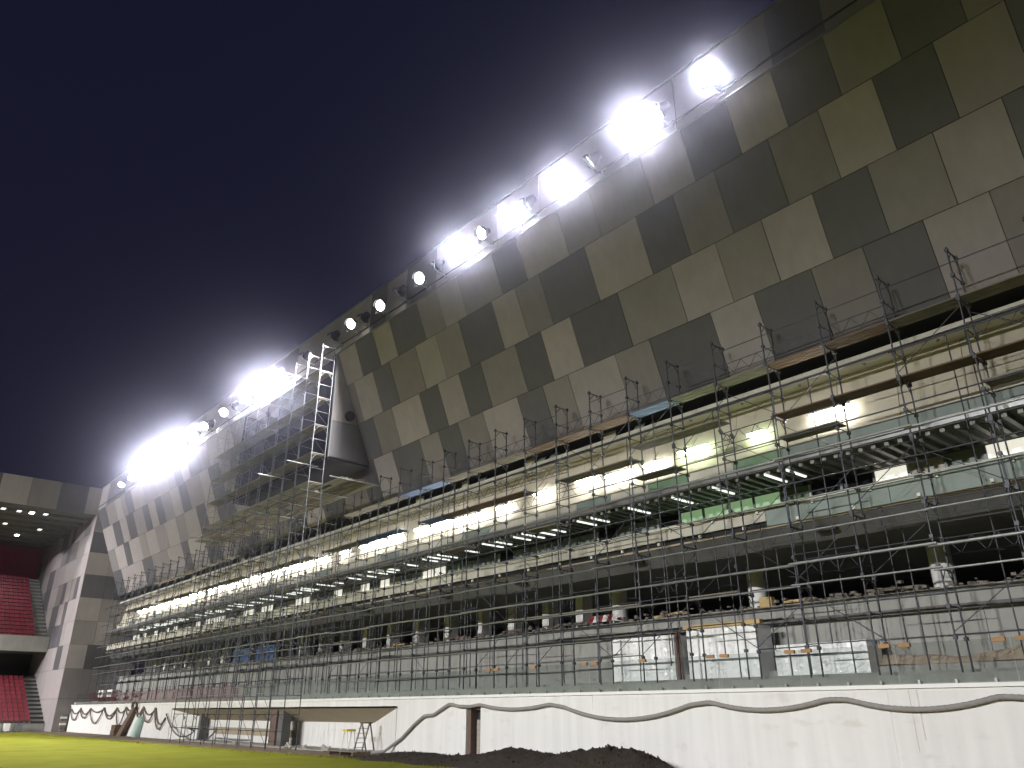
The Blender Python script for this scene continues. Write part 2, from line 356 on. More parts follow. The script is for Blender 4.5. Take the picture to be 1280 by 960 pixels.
part('recess_soffit', MB().hexa([(NR, 21.5, 2.017), (NL, 21.5, 2.017), (-59.6, 23, 1.33), (-37.7, 23, 1.33)],
                                [(NR, 21.5, 2.1), (NL, 21.5, 2.1), (-59.6, 23.1, 1.45), (-37.7, 23.1, 1.45)]), m_soffit, pw)
part('recess_cheek', MB().prism([(NR, 21.755), (NR - .1, 21.52), (-37.7, 23), (-37.4, 23.1)], 'z', 0, 2.0), m_white, pw)
part('recess_cheek', MB().prism([(NL, 21.755), (NL + .1, 21.52), (-59.6, 23), (-60, 23.1)], 'z', 0, 2.0), m_white, pw)
part('recess_back_wall', B(-60, -37.4, 23.02, 23.2, 0, 1.5), m_white, pw)
part('recess_band', B(-59, -46.2, 22.95, 23.015, .45, .84), m_soffit, pw)
part('recess_floor', B(-62, -34.5, 21.0, 23, 0, .05), m_conc, pw)
part('recess_column', B(-47.1, -46.3, 21.6, 22.1, .05, 1.95), m_doorwood, pw)
part('recess_column', B(-46.29, -45.6, 21.72, 22.2, .05, 1.93), m_conc_d, pw)
part('recess_column', B(-60.2, -59.8, 22.2, 22.6, .05, 1.75), m_conc_d, pw)
door = part('doorway', B(XD0, XD1, 21.93, 22.0, 0, 2.05), m_dark, pw)
dx = (XD0 + XD1) / 2
for z in range(8):
    for q in range(3):
        xa = XD0 + .36 + q * .21
        part('block', B(xa + rnd.uniform(0, .01), xa + .2, 21.8, 21.925, z * .195, z * .195 + .185), m_block, pw, door)
part('door_frame', B(XD0 + .003, XD0 + .26, 21.56, 21.9, 0, 2.055), m_doorwood, pw, door)
part('door_lintel', B(XD0 + .26, XD1 - .003, 21.6, 21.9, 1.93, 2.055), m_doorwood, pw, door)
# glass balustrade on the coping
gb = thing('glass_balustrade', 'frameless glass balustrade standing on the white perimeter wall', 'balustrade', (-45, 21.62, 2.5))
x = 1.5; PX = []
while x > -93:
    part('pane', B(x - 2.78, x - .02, 21.61, 21.63, 2.53, 3.5), g_clear, gb)
    for q in (.5, 1.4, 2.3): part('clamp', B(x - q - .03, x - q + .03, 21.59, 21.65, 2.503, 2.60), m_galv, gb)
    PX.append(x); x -= 2.79
oc = B(-.15, .15, -.04, .04, -.05, .05).mesh('edge_protector', m_orange)
for i, x in enumerate(PX[2:11]):
    for dx in (-.25, .28):
        if rnd.random() < .78: link('edge_protector', oc, gb, (x + dx + 45, 0, .965), (0, rnd.uniform(-.06, .06), 0))

# ------------------------------------------------------------------ scoreboard box hanging from the facade
sb = thing('scoreboard_box', 'dark screen box projecting from the leaning facade behind the tall scaffold', 'scoreboard', (-47.3, 20.2, 15.8))
BX0, BX1 = -54.5, -40.2
yb = 24 + EY / EZ * (15.8 - 13.6)
part('cheek', MB().prism([(20.2, 22.45), (20.2, 15.8), (yb, 15.8)], 'x', BX1 - .1, BX1), PAN['D'], sb)
def cy(z): return 24 + EY / EZ * (z - 13.6)
part('cheek_panel', MB().prism([(20.2, 22.44), (20.2, 18.1), (cy(18.1), 18.1)], 'x', BX1 + .002, BX1 + .05), PAN['M'], sb)
part('cheek_panel', MB().prism([(20.2, 18.08), (20.2, 15.82), (cy(15.82), 15.82), (cy(18.08), 18.08)], 'x', BX1 + .002, BX1 + .05), PAN['D'], sb)
part('cheek_panel', MB().prism([(20.2, 22.44), (20.2, 15.8), (cy(15.8), 15.8)], 'x', BX0 - .05, BX0), PAN['M'], sb)
part('underside', B(BX0, BX1 - .102, 20.25, yb, 15.7, 15.79), m_dark, sb)
for i in range(12):
    for j in range(5):
        xa = BX0 + .05 + i * 1.182; za = 15.9 + j * 1.3
        part('screen_module', B(xa, xa + 1.172, 20.2, 20.26, za, za + 1.29), m_screen, sb)
part('screen_back', B(BX0, BX1 - .102, 20.262, 20.32, 15.8, 22.44), m_black, sb)
part('edge_trim', B(BX1 - .1, BX1 + .06, 20.13, 20.197, 15.75, 22.46), m_grey, sb)
spk = part('loudspeaker', MB().tube((BX1 + .05, 21.31, 18.58), (BX1 + .22, 21.31, 18.58), .30, 24), m_black, sb)
part('cone', MB().tube((BX1 + .222, 21.31, 18.58), (BX1 + .24, 21.31, 18.58), .22, 20), m_dark, sb, spk)

# ------------------------------------------------------------------ end stand (red seats) with side wall and roof
es = thing('end_stand', 'far end stand with red seating tiers under a flat panelled roof', 'grandstand', (-108, -10, 0))
YE, YF = -55, 20.1
st = MB()
low = [(-98 - .85 * i, .75 + .42 * i) for i in range(12)]
prof = [(-97.6, 0), (-97.6, .75)]
for x, z in low: prof += [(x - .0, z), (x - .85, z), (x - .85, z + .42)]
prof = prof[:-1] + [(-109, 5.4), (-109, 0)]
part('lower_tier', MB().prism(prof, 'y', YE, YF), m_conc, es)
# prism along y expects (x, z) pairs
up = [(-105 - .8 * i, 9.3 + .5 * i) for i in range(18)]
prof = [(-104.6, 8.2), (-104.6, 9.3)]
for x, z in up: prof += [(x, z), (x - .8, z), (x - .8, z + .5)]
prof = prof[:-1] + [(-120.5, 17.8), (-120.5, 8.2)]
part('upper_tier', MB().prism(prof, 'y', YE, YF), m_conc, es)
part('upper_parapet', B(-104.55, -104.4, YE, YF, 8.1, 9.75), m_conc, es)
part('back_wall', B(-120.6, -120.4, YE, YF, 17.8, 22.1), m_redwall, es)
part('concourse_wall', B(-112, -111.8, YE, YF, 5, 8.2), m_dark, es)
part('roof_soffit', B(-121, -94.6, YE, YF, 22.15, 22.4), m_conc_d, es)
for i, y in enumerate([-40 + 2.8 * q for q in range(22)]):
    part('roof_fascia_panel', B(-94.6, -94.5, y + .012, y + 2.788, 22.1, 25.1), PAN['LDMMDLMD'[(i + 3) % 8]], es)
for x in (-97.5, -100.5, -103.5, -106.5, -109.5, -112.5, -115.5): part('purlin', B(x - .1, x + .1, YE, YF, 21.85, 22.147), m_conc_d, es)
part('roof_top', B(-121, -94.62, YE, YF, 24.9, 25.05), m_conc_d, es)
for y in (19.0, 19.35, 19.7): pass
for i, (x, z) in enumerate(low): part('stair_step', B(x - .42, x + .02, 18.9, 20.08, z, z + .21), m_dark, es)
for i, (x, z) in enumerate(up[:17]): part('stair_step', B(x - .4, x + .02, 18.9, 20.08, z, z + .25), m_conc_d, es)
# flank wall closing the end stand, panelled
fw = thing('flank_wall', 'tall panelled side wall between the end stand and the main stand', 'wall', (-108, 20.3, 0))
part('backing', B(-124, -94.55, 20.2, 20.4, 0, 22.45), m_joint, fw)
part('corner_return', B(-94.55, -94.5, 20.2, 27, 0, 22.4), m_joint, fw)
zz = [0, 3.1, 6.0, 8.4, 10.8, 13.2, 15.6, 18.0, 20.2, 22.4]
for r in range(9):
    x = -94.5; k = 0
    while x > -123:
        w_ = rnd.choice((1.6, 2.1, 2.6, 3.2)); xa = max(x - w_, -123.9)
        tone = rnd.choice('LLLMMLDL' if r < 3 else 'LLMDLMLD'); sk = .25
        if k == 0: tone = 'L'; sk = 0
        q = [(xa + G, zz[r] + G), (x - G, zz[r] + G), (x - G, zz[r + 1] - G), (xa + G, zz[r + 1] - G)]
        part('panel', MB().hexa([(a, 20.19, b) for a, b in q], [(a, 20.14, b) for a, b in q]), PAN[tone], fw); x = xa; k += 1
    y = 20.2
    ton = ['MLM', 'MML', 'LDM', 'MLM', 'LMM', 'DDM', 'LLM', 'DDM', 'MLM'][r]
    for t in ton:
        w_ = rnd.choice((1.7, 2.2, 2.6)); ye = min(y + w_, 27)
        part('panel', B(-94.495, -94.45, y + G, ye - G, zz[r] + G, zz[r + 1] - G), PAN[t], fw); y = ye
        if y >= 27: break
# seats: shell, one mesh shared by all
def seat_mesh():
    b = MB(); b.box(-.02, .40, -.21, .21, .28, .32); b.add(*[[(-.02, -.21, .30), (-.02, .21, .30), (-.16, .21, .68), (-.16, -.21, .68), (.03, -.21, .30), (.03, .21, .30), (-.12, .19, .68), (-.12, -.19, .68)],
        [(0, 1, 2, 3), (7, 6, 5, 4), (0, 3, 7, 4), (1, 5, 6, 2), (2, 6, 7, 3)]]); b.box(-.02, .1, -.03, .03, 0, .28); return b
sm = seat_mesh(); seat = sm.mesh('stadium_seat', m_red); restl = MB(); restu = MB(); nseat = 0
for tier, rows, y0, kind in ((low[:11], 'l', 15.3, 0), (up[:17], 'u', 13.2, 1)):
    for x, z in tier:
        for j in range(60):
            y = 18.6 - .5 * j
            if y >= y0 - (0 if kind else 0):
                o = link('stadium_seat', seat, None, (x - .5, y, z)); nseat += 1
                tag(o, 'red plastic seat on the %s tier of the far end stand' % ('lower' if kind == 0 else 'upper'), 'seat', 'red seats on the %s tier' % ('lower' if kind == 0 else 'upper'))
            elif y > 0:
                (restu if kind else restl).add([(a + x - .5, b + y, c + z) for a, b, c in sm.v], sm.f)
for m_, nm in ((restl, 'lower'), (restu, 'upper')):
    tag(struct('seat_rows', m_, m_red, 'stuff'), 'rows of red seats further along the %s tier' % nm, 'seats')
# lamps under the end-stand roof
for i, (x, y, b) in enumerate([(-96, 11.4, 1), (-96.2, 12.9, 1), (-96.2, 14.1, 2), (-96, 15.4, 1), (-105, 16.6, 1), (-110.3, 15.2, 2), (-104, 12.9, 1)]):
    t = thing('soffit_lamp', 'bright lamp with white glare fixed under the end stand roof' if b == 2 else 'small rectangular lamp fixed under the end stand roof', 'lamp', (x, y, 22.0), 'lamps under the end stand roof')
    part('housing', B(x - .45, x + .45, y - .25, y + .25, 21.72, 21.84), m_black, t)
    part('diffuser', B(x - .4, x + .4, y - .2, y + .2, 21.66, 21.715), m_lens_n if b == 2 else m_batten, t)
    if b == 2:
        ld = bpy.data.lights.new('soffit_lamp_light', 'SPOT'); ld.energy = 900; ld.spot_size = R(150); ld.shadow_soft_size = .2
        link('lamp_light', ld, t, (0, 0, -.4))

# ------------------------------------------------------------------ floodlights on the parapet
def lathe(prof, n=20):
    b = MB(); v = []
    for x, r in prof:
        for k in range(n): a = 2 * math.pi * k / n; v.append((x, r * math.cos(a), r * math.sin(a)))
    f = [(i * n + k, i * n + (k + 1) % n, (i + 1) * n + (k + 1) % n, (i + 1) * n + k) for i in range(len(prof) - 1) for k in range(n)]
    f += [tuple(range(n))[::-1]]
    return b.add(v, f, True)
hous = lathe([(-.42, .10), (-.40, .17), (-.12, .24), (0, .33), (.10, .345), (.10, .315)]).mesh('housing', m_black)
lens = MB().tube((.04, 0, 0), (.07, 0, 0), .312, 20, smooth=False).mesh('lens', m_lens)
lens_n = MB().tube((.04, 0, 0), (.07, 0, 0), .312, 20, smooth=False).mesh('lens', m_lens_n)
visor = MB()
for k in range(-6, 6):
    a, b_ = R(k * 14), R((k + 1) * 14)
    visor.hexa(*[[(.08, rr * math.sin(a), rr * math.cos(a)), (.24, rr * math.sin(a), rr * math.cos(a)), (.24, rr * math.sin(b_), rr * math.cos(b_)), (.08, rr * math.sin(b_), rr * math.cos(b_))] for rr in (.35, .362)])
visor = visor.mesh('visor', m_black)
yk = MB()
for s_ in (-1, 1): yk.box(-.06, .0, s_ * .37 - .015, s_ * .37 + .015, -.42, .04)
yk.box(-.06, 0, -.385, .385, -.45, -.42); yoke = yk.mesh('yoke', m_grey)
arm = MB().tube((0, 0, -.42), (0, .62, -.42), .035, 8).box(-.16, .16, .55, .62, -.56, -.28).mesh('bracket', m_grey)
# x, aim x, aim y, kind
FL = [(-11.58, 0, -6, 'b'), (-13.93, -45, -8, 'n'), (-15.09, 0, -4, 'b'), (-17.58, -55, -2, 'n'), (-19.3, -1, -5, 'b'),
      (-21.6, -60, -4, 'n'), (-22.8, -2, -4, 'b'), (-24.94, -30, -18, 'n'), (-26.82, -1, -4, 'b'), (-28.73, -60, -16, 'n'), (-30.29, -14, -20, 'n'), (-32.22, -68, -14, 'n'),
      (-34.22, -18, -20, 'n'), (-36.13, -75, -10, 'n'), (-37.55, -22, -20, 'n'), (-39.71, -80, -8, 'n'), (-43.5, -80, -20, 'n'), (-47.4, -4, -8, 'b'), (-49.4, -1, -4, 'b'),
      (-51.1, -1, -4, 'b'), (-52.84, -3, -5, 'b'), (-55.3, -80, -30, 'n'), (-57.18, -25, -16, 'b'), (-59.85, -90, -30, 'n'), (-61.1, -35, -20, 'b'), (-63.2, -40, -25, 'n')]
FL += [(-64.8 - 1.85 * i, -6 - 2 * i, -6, 'b') for i in range(8)] + [(-80.5, -55, -20, 'n'), (-84, -60, -20, 'n')]
STAR = {-11.58: 3.2, -15.09: 13., -19.3: 6., -22.8: 4.2, -26.82: 5.5, -47.4: 1.3, -49.4: 4.6, -51.1: 4.6, -52.84: 2.2, -57.18: .6, -61.1: .6}
for i, (x, ax, ay, k) in enumerate(FL):
    pw_f = STAR.get(x, 2.6 if k == 'b' else 2.0)
    star = k == 'b' and pw_f >= 1
    if star: ax, ay = 0, -1.5
    elif ax < -40: ay = 4
    p = Vector((x, 19.55, 23.2 + rnd.uniform(-.05, .2))); d = (Vector((ax, ay, 0)) - p).normalized()
    q = d.to_track_quat('X', 'Z').to_euler()
    lit = k == 'b'
    xs_r = sorted((q_[0] for q_ in FL if q_[0] > -40.2), reverse=False)[::-1][::-1]; xs_l = sorted((q_[0] for q_ in FL if q_[0] < -54.5), reverse=True); xs_m = sorted(q_[0] for q_ in FL if -54.5 <= q_[0] <= -40.2)
    ORD = 'first second third fourth fifth sixth seventh eighth ninth tenth eleventh twelfth thirteenth fourteenth fifteenth sixteenth seventeenth eighteenth'.split()
    if x > -40.2: where = ORD[sorted((q_ for q_ in xs_r)).index(x)] + ' along the parapet from the scoreboard box towards the dirt mound end'
    elif x < -54.5: where = ORD[xs_l.index(x)] + ' along the parapet from the scoreboard box towards the red seats'
    else: where = ORD[len(xs_m) - 1 - xs_m.index(x)] + ' above the scoreboard box counted towards the red seats'
    t = thing('floodlight', ('dazzling floodlight, ' if lit else 'dimmer floodlight, ') + where, 'floodlight', p,
              'dazzling floodlights on the parapet' if lit else 'floodlights turned along the stand')
    link('bracket', arm, t)
    h = link('housing', hous, t, (0, 0, 0), q); link('visor', visor, h); link('yoke', yoke, t, (0, 0, 0), (0, 0, q.z))
    link('lens', lens if lit else lens_n, t, (0, 0, 0), q)
    ld = bpy.data.lights.new('flood_beam', 'SPOT'); ld.energy = FLOOD_W * pw_f; ld.spot_size = R(15 if star else 60); ld.spot_blend = .8; ld.shadow_soft_size = .25
    ld.color = (1, .97, .92)
    link('beam', ld, t, d * .3, d.to_track_quat('-Z', 'Y').to_euler())
# the opposite stand's floodlights, behind the photographer, at the same height
for i, x in enumerate((4, -12, -28, -44, -60, -76, -92)):
    p = Vector((x, -64, 26)); d = (Vector((x - 4, -5 if x > -20 else 1, 0) if x > -70 else (x - 14, 15, 6)) - p).normalized(); q = d.to_track_quat('X', 'Z').to_euler()
    t = thing('floodlight', 'floodlight of the opposite stand across the pitch', 'floodlight', p, 'floodlights of the opposite stand')
    h = link('housing', hous, t, (0, 0, 0), q); link('lens', lens_n, t, (0, 0, 0), q)
    ld = bpy.data.lights.new('flood_beam', 'SPOT'); ld.energy = OPP_W * (1.9 if x < -70 else 1.15 if x > -20 else 1); ld.spot_size = R(44); ld.spot_blend = 1; ld.shadow_soft_size = .6; ld.color = (1, .98, .96)
    link('beam', ld, t, d * .3, d.to_track_quat('-Z', 'Y').to_euler())
# ------------------------------------------------------------------ strip lamps in the gallery
x = -11.7; i = 0
while x > -88:
    gr = -18.6 < x < -12.5
    z = 11.45 + rnd.uniform(-.08, .08)
    t = thing('strip_lamp', 'greenish glowing strip lamp hung before the beige gallery fascia' if gr else 'white glowing strip lamp hung before the beige gallery fascia', 'lamp', (x, 24.55, z),
              'greenish strip lamps' if gr else 'white strip lamps along the gallery')
    hl = rnd.choice((.35, .55, .7, .7))
    part('casing', B(x - hl - .05, x + hl + .05, 24.50, 24.62, z + .06, z + .13), m_whitebox, t)
    part('tube', MB().tube((x - hl, 24.55, z), (x + hl, 24.55, z), .05, 6), m_tube_g if gr else m_tube, t)
    part('hanger', MB().tube((x, 24.56, z + .13), (x, 25.08, z + .75), .012, 4), m_grey, t)
    x -= rnd.choice((1.6, 2.0, 2.9)) if x > -46 else rnd.choice((1.7, 2.1)); i += 1
x = -13.1; i = 0
while x > -88:
    ln = rnd.uniform(.9, 1.5)
    o = tag(link('ceiling_batten', None, None, (x, 24.3, 9.5)), 'slim white batten lamp under the ribbed gallery soffit', 'lamp', 'batten lamps under the gallery')
    part('body', B(x - .05, x + .05, 24.3 - ln / 2, 24.3 + ln / 2, 9.49, 9.53), m_whitebox, o)
    part('diffuser', B(x - .045, x + .045, 24.32 - ln / 2, 24.28 + ln / 2, 9.44, 9.487), m_batten, o)
    x -= rnd.choice((.8, 1.4, 1.9, 2.2)); i += 1
# ------------------------------------------------------------------ main scaffold
SX0, SP, NB = -4.21, 2.095, 42
YA, YB_ = 22.4, 23.1
sc = thing('facade_scaffold', 'long steel frame scaffold standing on the terrace below the leaning facade', 'scaffold', (-45, 22.75, 2.75))
def frame_mesh(h, ext=0., name='scaffold_frame'):
    b = MB(); w2 = (YB_ - YA) / 2
    for s_ in (-1, 1): b.tube((0, s_ * w2, -ext), (0, s_ * w2, h + .06), .027, 6)
    b.tube((0, -w2, h - .04), (0, w2, h - .04), .022, 5); b.tube((0, -w2, h * .45), (0, w2, h * .45), .018, 5)
    b.tube((0, -w2, h - .35), (0, -w2 + .28, h - .05), .015, 4); b.tube((0, w2, h - .35), (0, w2 - .28, h - .05), .015, 4)
    for s_ in (-1, 1):
        for zc in (.03, h * .45, h - .04): b.box(-.05, .05, s_ * w2 - .05, s_ * w2 + .05, zc - .05, zc + .05)      # couplers
    if ext: b.box(-.08, .08, -w2 - .08, -w2 + .08, -ext, -ext + .02).box(-.08, .08, w2 - .08, w2 + .08, -ext, -ext + .02)
    return b.mesh(name, m_steel)
LV = [3.6, 5.45, 7.3, 9.15, 11.0, 12.85]
fr = frame_mesh(1.83); fr0 = frame_mesh(1.83, .85); frt = frame_mesh(1.62)
def loc(x, y, z): return (x + 45, y - 22.75, z - 2.75)
lat = MB()      # lattice guard rail, one bay
lat.tube((0, 0, .45), (-SP, 0, .45), .016, 5); lat.tube((0, 0, 0), (-SP, 0, 0), .014, 5)
for k in range(6): a = -SP * (k + .2) / 6.4; b_ = -SP * (k + 1.2) / 6.4; lat.tube((a, 0, 0 if k % 2 else .45), (b_, 0, .45 if k % 2 else 0), .010, 4)
lat_s = lat.mesh('lattice_rail', m_steel); lat_r = lat.mesh('lattice_rail', m_rust)
br = MB().tube((0, 0, .15), (-SP, 0, 1.6), .014, 5).mesh('cross_brace', m_steel); br2 = MB().tube((0, 0, 1.6), (-SP, 0, .15), .014, 5).mesh('cross_brace', m_steel)
rail = MB().tube((0, 0, 0), (-SP, 0, 0), .018, 5).mesh('guard_rail', m_steel)
def plank(m): 
    b = MB(); 
    for k in range(3): b.box(-SP + .02, -.02, -.33 + k * .225, -.33 + k * .225 + .205, 0, .045)
    return b
dk = {k: plank(k).mesh('deck_board', m_) for k, m_ in (('w', m_wood), ('g', m_plank), ('b', m_blue), ('s', m_galv))}
nl = nb = nr = nd = 0
for i in range(NB):
    x = SX0 - SP * i
    for j, z in enumerate(LV):
        link('scaffold_frame', fr0 if j == 0 else (frt if j == 5 else fr), sc, loc(x + rnd.uniform(-.03, .03), 22.75, z))
    if i == NB - 1: break
    lastx = x
    # decks
    if 18 <= i <= 25 or 34 < i: pass
    else:
        kk = 'w' if i in (2, 3, 7, 8, 9) or (i > 26 and i % 3 == 0) else ('b' if i in (6, 13, 14) else 'g')
        link('deck_board', dk[kk], sc, loc(x, 22.75, 12.86))
    if i % 5 != 4:
        kk = 'w' if i in (0, 1, 2, 3, 4, 9, 10, 11, 12) else ('b' if i in (13, 15, 16) else 'g')
        link('deck_board', dk[kk], sc, loc(x, 22.75, 11.0 if i not in (5, 6) else 11.45))
    if i % 3 == 0: link('deck_board', dk['g'], sc, loc(x, 22.75, 10.2 if i < 8 else 9.16))
    if i > 3 and rnd.random() < .35: link('deck_board', dk['g'], sc, loc(x, 22.75, 5.46))
    # rails
    if rnd.random() < .8: link('lattice_rail', lat_s, sc, loc(x, YB_, 13.35))
    if rnd.random() < .6: link('guard_rail', rail, sc, loc(x, YA, 14.0))
    for z in (11.55, 10.45, 6.95, 5.85):
        if rnd.random() < .45: link('lattice_rail', lat_r if (z == 6.95 and rnd.random() < .35) else lat_s, sc, loc(x, YB_ if rnd.random() < .6 else YA, z))
    for z in (3.6, 5.45, 7.3, 9.15):
        if rnd.random() < .95: link('guard_rail', rail, sc, loc(x, YB_ if rnd.random() < .5 else YA, z + rnd.choice((.1, .9, 1.3))))
    for z in LV[:5]:
        if rnd.random() < .62: link('cross_brace', br if rnd.random() < .5 else br2, sc, loc(x, YB_ if rnd.random() < .7 else YA, z))
# single inner standards half a bay along
st1 = MB().tube((0, 0, 0), (0, 0, 9.6), .022, 6).tube((-.12, -.35, 3.1), (.12, .05, 3.1), .018, 5).tube((-.12, -.35, 6.5), (.12, .05, 6.5), .018, 5).mesh('inner_standard', m_steel)
st2 = MB().tube((0, 0, 0), (0, 0, 4.1), .022, 6).tube((0, 0, 4.1), (0, -.3, 4.0), .018, 5).mesh('inner_standard', m_steel)
for i in range(NB - 1):
    for q in (.22, .78):
        if rnd.random() < (.3 if i < 9 else .85): link('inner_standard', st1 if rnd.random() < .45 else st2, sc, loc(SX0 - SP * (i + q) + rnd.uniform(-.15, .15), 23.5 + rnd.uniform(-.2, .12), 2.76 + rnd.choice((0, 0, .6, 1.9))))
    x = SX0 - SP * (i + .5) + rnd.uniform(-.2, .2)
    link('inner_standard', st1 if i % 2 else st2, sc, loc(x, 23.45, 2.76))
    if rnd.random() < .6: link('inner_standard', st2, sc, loc(x - rnd.uniform(.3, .7), 23.5, 3.4 + rnd.uniform(0, .5)))
# long pale ledger tubes, each two bays
lt = MB().tube((.12, 0, 0), (-SP * 2 - .12, 0, 0), .042, 8).mesh('ledger_tube', m_galv)
lt_t = MB().tube((.12, 0, 0), (-SP * 2 - .12, 0, 0), .03, 7).mesh('ledger_tube', m_galv)
lt_d = MB().tube((.12, 0, 0), (-SP * 2 - .12, 0, 0), .024, 6).mesh('ledger_tube', m_steel)
for z, mm in ((9.42, lt), (7.0, lt_t), (6.03, lt), (5.4, lt_t), (8.0, lt_t), (4.3, None), (3.35, None), (10.1, lt_d), (11.85, lt_d), (4.75, lt_d), (8.55, lt_d)):
    for i in range(0, NB - 1, 2):
        if mm is None and (i < 8 or rnd.random() < .4): continue
        if z == 8.0 and rnd.random() < .35: continue
        link('ledger_tube', mm or lt_t, sc, loc(SX0 - SP * i, YA - .07 - (.06 if i % 4 else 0), z + rnd.uniform(-.03, .03)))
# ------------------------------------------------------------------ tower scaffold in front of the scoreboard box
tw = thing('tower_scaffold', 'tall tower scaffold rising from the pitch edge in front of the scoreboard box', 'scaffold', (-48.2, 19.5, 0))
def tloc(x, y, z): return (x + 48.2, y - 19.5, z)
TS, TN, TY0, TY1 = 1.8, 10, 19.05, 19.95
tb = MB()
def tframe(h, m_):
    b = MB()
    for y in (-.43, .43): b.tube((0, y, 0), (0, y, h + .05), .027, 6)
    b.tube((0, -.43, h - .05), (0, .43, h - .05), .022, 5); b.tube((0, -.43, h * .5), (0, .43, h * .5), .018, 5)
    b.tube((0, -.43, h - .4), (0, -.15, h - .06), .014, 4); b.tube((0, .43, h - .4), (0, .15, h - .06), .014, 4)
    return b.mesh('scaffold_frame', m_)
m_pt = mat('lamplit_scaffold_steel', (.19, .20, .23), .4, .7, noise=.25, scale=5, rand=.2)  # paler copy of the scaffold steel; floodlight on the upper frames painted in
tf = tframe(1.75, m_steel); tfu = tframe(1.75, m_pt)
trail = MB().tube((0, 0, 0), (-TS, 0, 0), .018, 5).mesh('guard_rail', m_pt); tbr = MB().tube((0, 0, .1), (-TS, 0, 1.6), .014, 5).mesh('cross_brace', m_steel)
tdk = MB()
for k in range(4): tdk.box(-TS + .01, -.01, -.44 + k * .225, -.44 + k * .225 + .21, 0, .045)
tdk = tdk.mesh('deck_board', m_plank)
for i in range(TN):
    x = -40.1 - TS * i; top = 13 if i < 4 else 12
    for j in range(top):
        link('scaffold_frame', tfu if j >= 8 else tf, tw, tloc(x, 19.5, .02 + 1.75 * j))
    if i == TN - 1: break
    for j in range(1, 14):
        z = .02 + 1.75 * j
        if j >= 8 and j < 13 and (j < 12 or i < 6): link('deck_board', tdk, tw, tloc(x, 19.5, z + .03))
        if j < 13 and rnd.random() < .8: link('guard_rail', trail, tw, tloc(x, TY0 + .02, z - .75))
        if j < 12 and rnd.random() < .7: link('cross_brace', tbr, tw, tloc(x, TY1 - .05 if rnd.random() < .5 else TY0 + .04, z - 1.75))
# cantilever platform linking the tower to the facade scaffold
for i in range(TN + 3):
    x = -38.0 - TS * i
    for k in range(9):
        if rnd.random() < .9: part('platform_plank', B(x - TS + .02, x, 19.98 + k * .27, 20.2 + k * .27, 14.0, 14.05), m_plank if rnd.random() < .7 else m_wood, tw)
    if i % 2 == 0: part('platform_beam', MB().tube((x, 19.3, 13.95), (x, 22.45, 13.95), .035, 6), m_galv, tw)
part('outrigger_tube', MB().tube((-41, 18.0, 15.3), (-41, 20.0, 15.3), .035, 6), m_galv, tw)
part('outrigger_tube', MB().tube((-44.5, 17.8, 15.25), (-44.5, 20.0, 15.25), .035, 6), m_galv, tw)

# ------------------------------------------------------------------ foil covered panels behind the glass
def crumple(x0, x1, z0, z1, y, thick, seed, amp=.016, nx=26, nz=16):
    r2 = random.Random(seed); h = [[r2.gauss(0, 1) * amp for _ in range(nx + 1)] for _ in range(nz + 1)]
    b = MB(); V = []
    for j in range(nz + 1):
        for i in range(nx + 1):
            e = min(i, nx - i, j, nz - j); V.append((x0 + (x1 - x0) * i / nx, y - (h[j][i] if e else 0), z0 + (z1 - z0) * j / nz))
    W = nx + 1; F = [(j * W + i, j * W + i + 1, (j + 1) * W + i + 1, (j + 1) * W + i) for j in range(nz) for i in range(nx)]
    b.add(V, F); b.box(x0, x1, y + .003, y + thick, z0, z1); return b
for k, (xa, xb, zt, lb) in enumerate(((-21.8, -18.7, 4.48, 'bright silver foil wrapped stack beside the concrete pier, without timber on top'), (-18.1, -15.2, 4.58, 'silver foil wrapped stack with a yellow timber beam on top'), (-14.6, -11.5, 3.86, 'low silver foil wrapped stack behind the glass, beside beige tarpaulin'))):
    t = thing('foil_wrapped_stack', lb, 'stack', ((xa + xb) / 2, 24, 2.76))
    part('foil_wrap', crumple(xa, xb, 2.76, zt, 23.95, .9, k), m_foil, t)
    part('strap', B(xa + .5, xa + .55, 23.85, 23.88, 2.78, zt), m_whitebox, t)
    part('strap', B(xa - .005, xb + .005, 23.84, 23.86, 3.5, 3.54), m_grey, t)
    part('pallet', B(xa + .05, xb - .05, 23.9, 24.85, 2.755, 2.759), m_wood, t)
single('timber_beam', B(-18.2, -15.0, 23.9, 24.1, 4.6, 4.74), m_timber, 'long yellow timber beam lying on the foil wrapped stack', 'beam', (-16.6, 24, 4.6))
single('steel_upright', MB().tube((-18.4, 23.8, 2.76), (-18.5, 23.9, 4.6), .05, 6).tube((-18.25, 23.8, 2.76), (-18.4, 23.9, 4.6), .03, 6), m_rust, 'rusty pair of leaning steel uprights between two foil stacks', 'post', (-18.4, 23.8, 2.76))
# tarpaulin heap
b = MB(); nx, ny = 60, 12; V = []
for i in range(nx + 1):
    for j in range(ny + 1):
        u, v_ = i / nx, j / ny; x = -12.3 + 9.5 * u; hh = (.16 + .62 * (u ** .6)) * math.sin(math.pi * v_) * (.7 + .3 * math.sin(11 * u + 2 * v_)) + rnd.uniform(-.05, .05) * math.sin(math.pi * v_)
        V.append((x + rnd.uniform(-.04, .04), 24.55 + .9 * v_, 3.13 + max(hh, 0) + .5 * v_ * 0))
W = ny + 1; b.add(V, [(i * W + j, (i + 1) * W + j, (i + 1) * W + j + 1, i * W + j + 1) for i in range(nx) for j in range(ny)])
single('tarpaulin', b, m_tarp, 'crumpled beige tarpaulin heaped on the terrace step by the right hand end', 'tarpaulin', (-8, 25, 3.12))
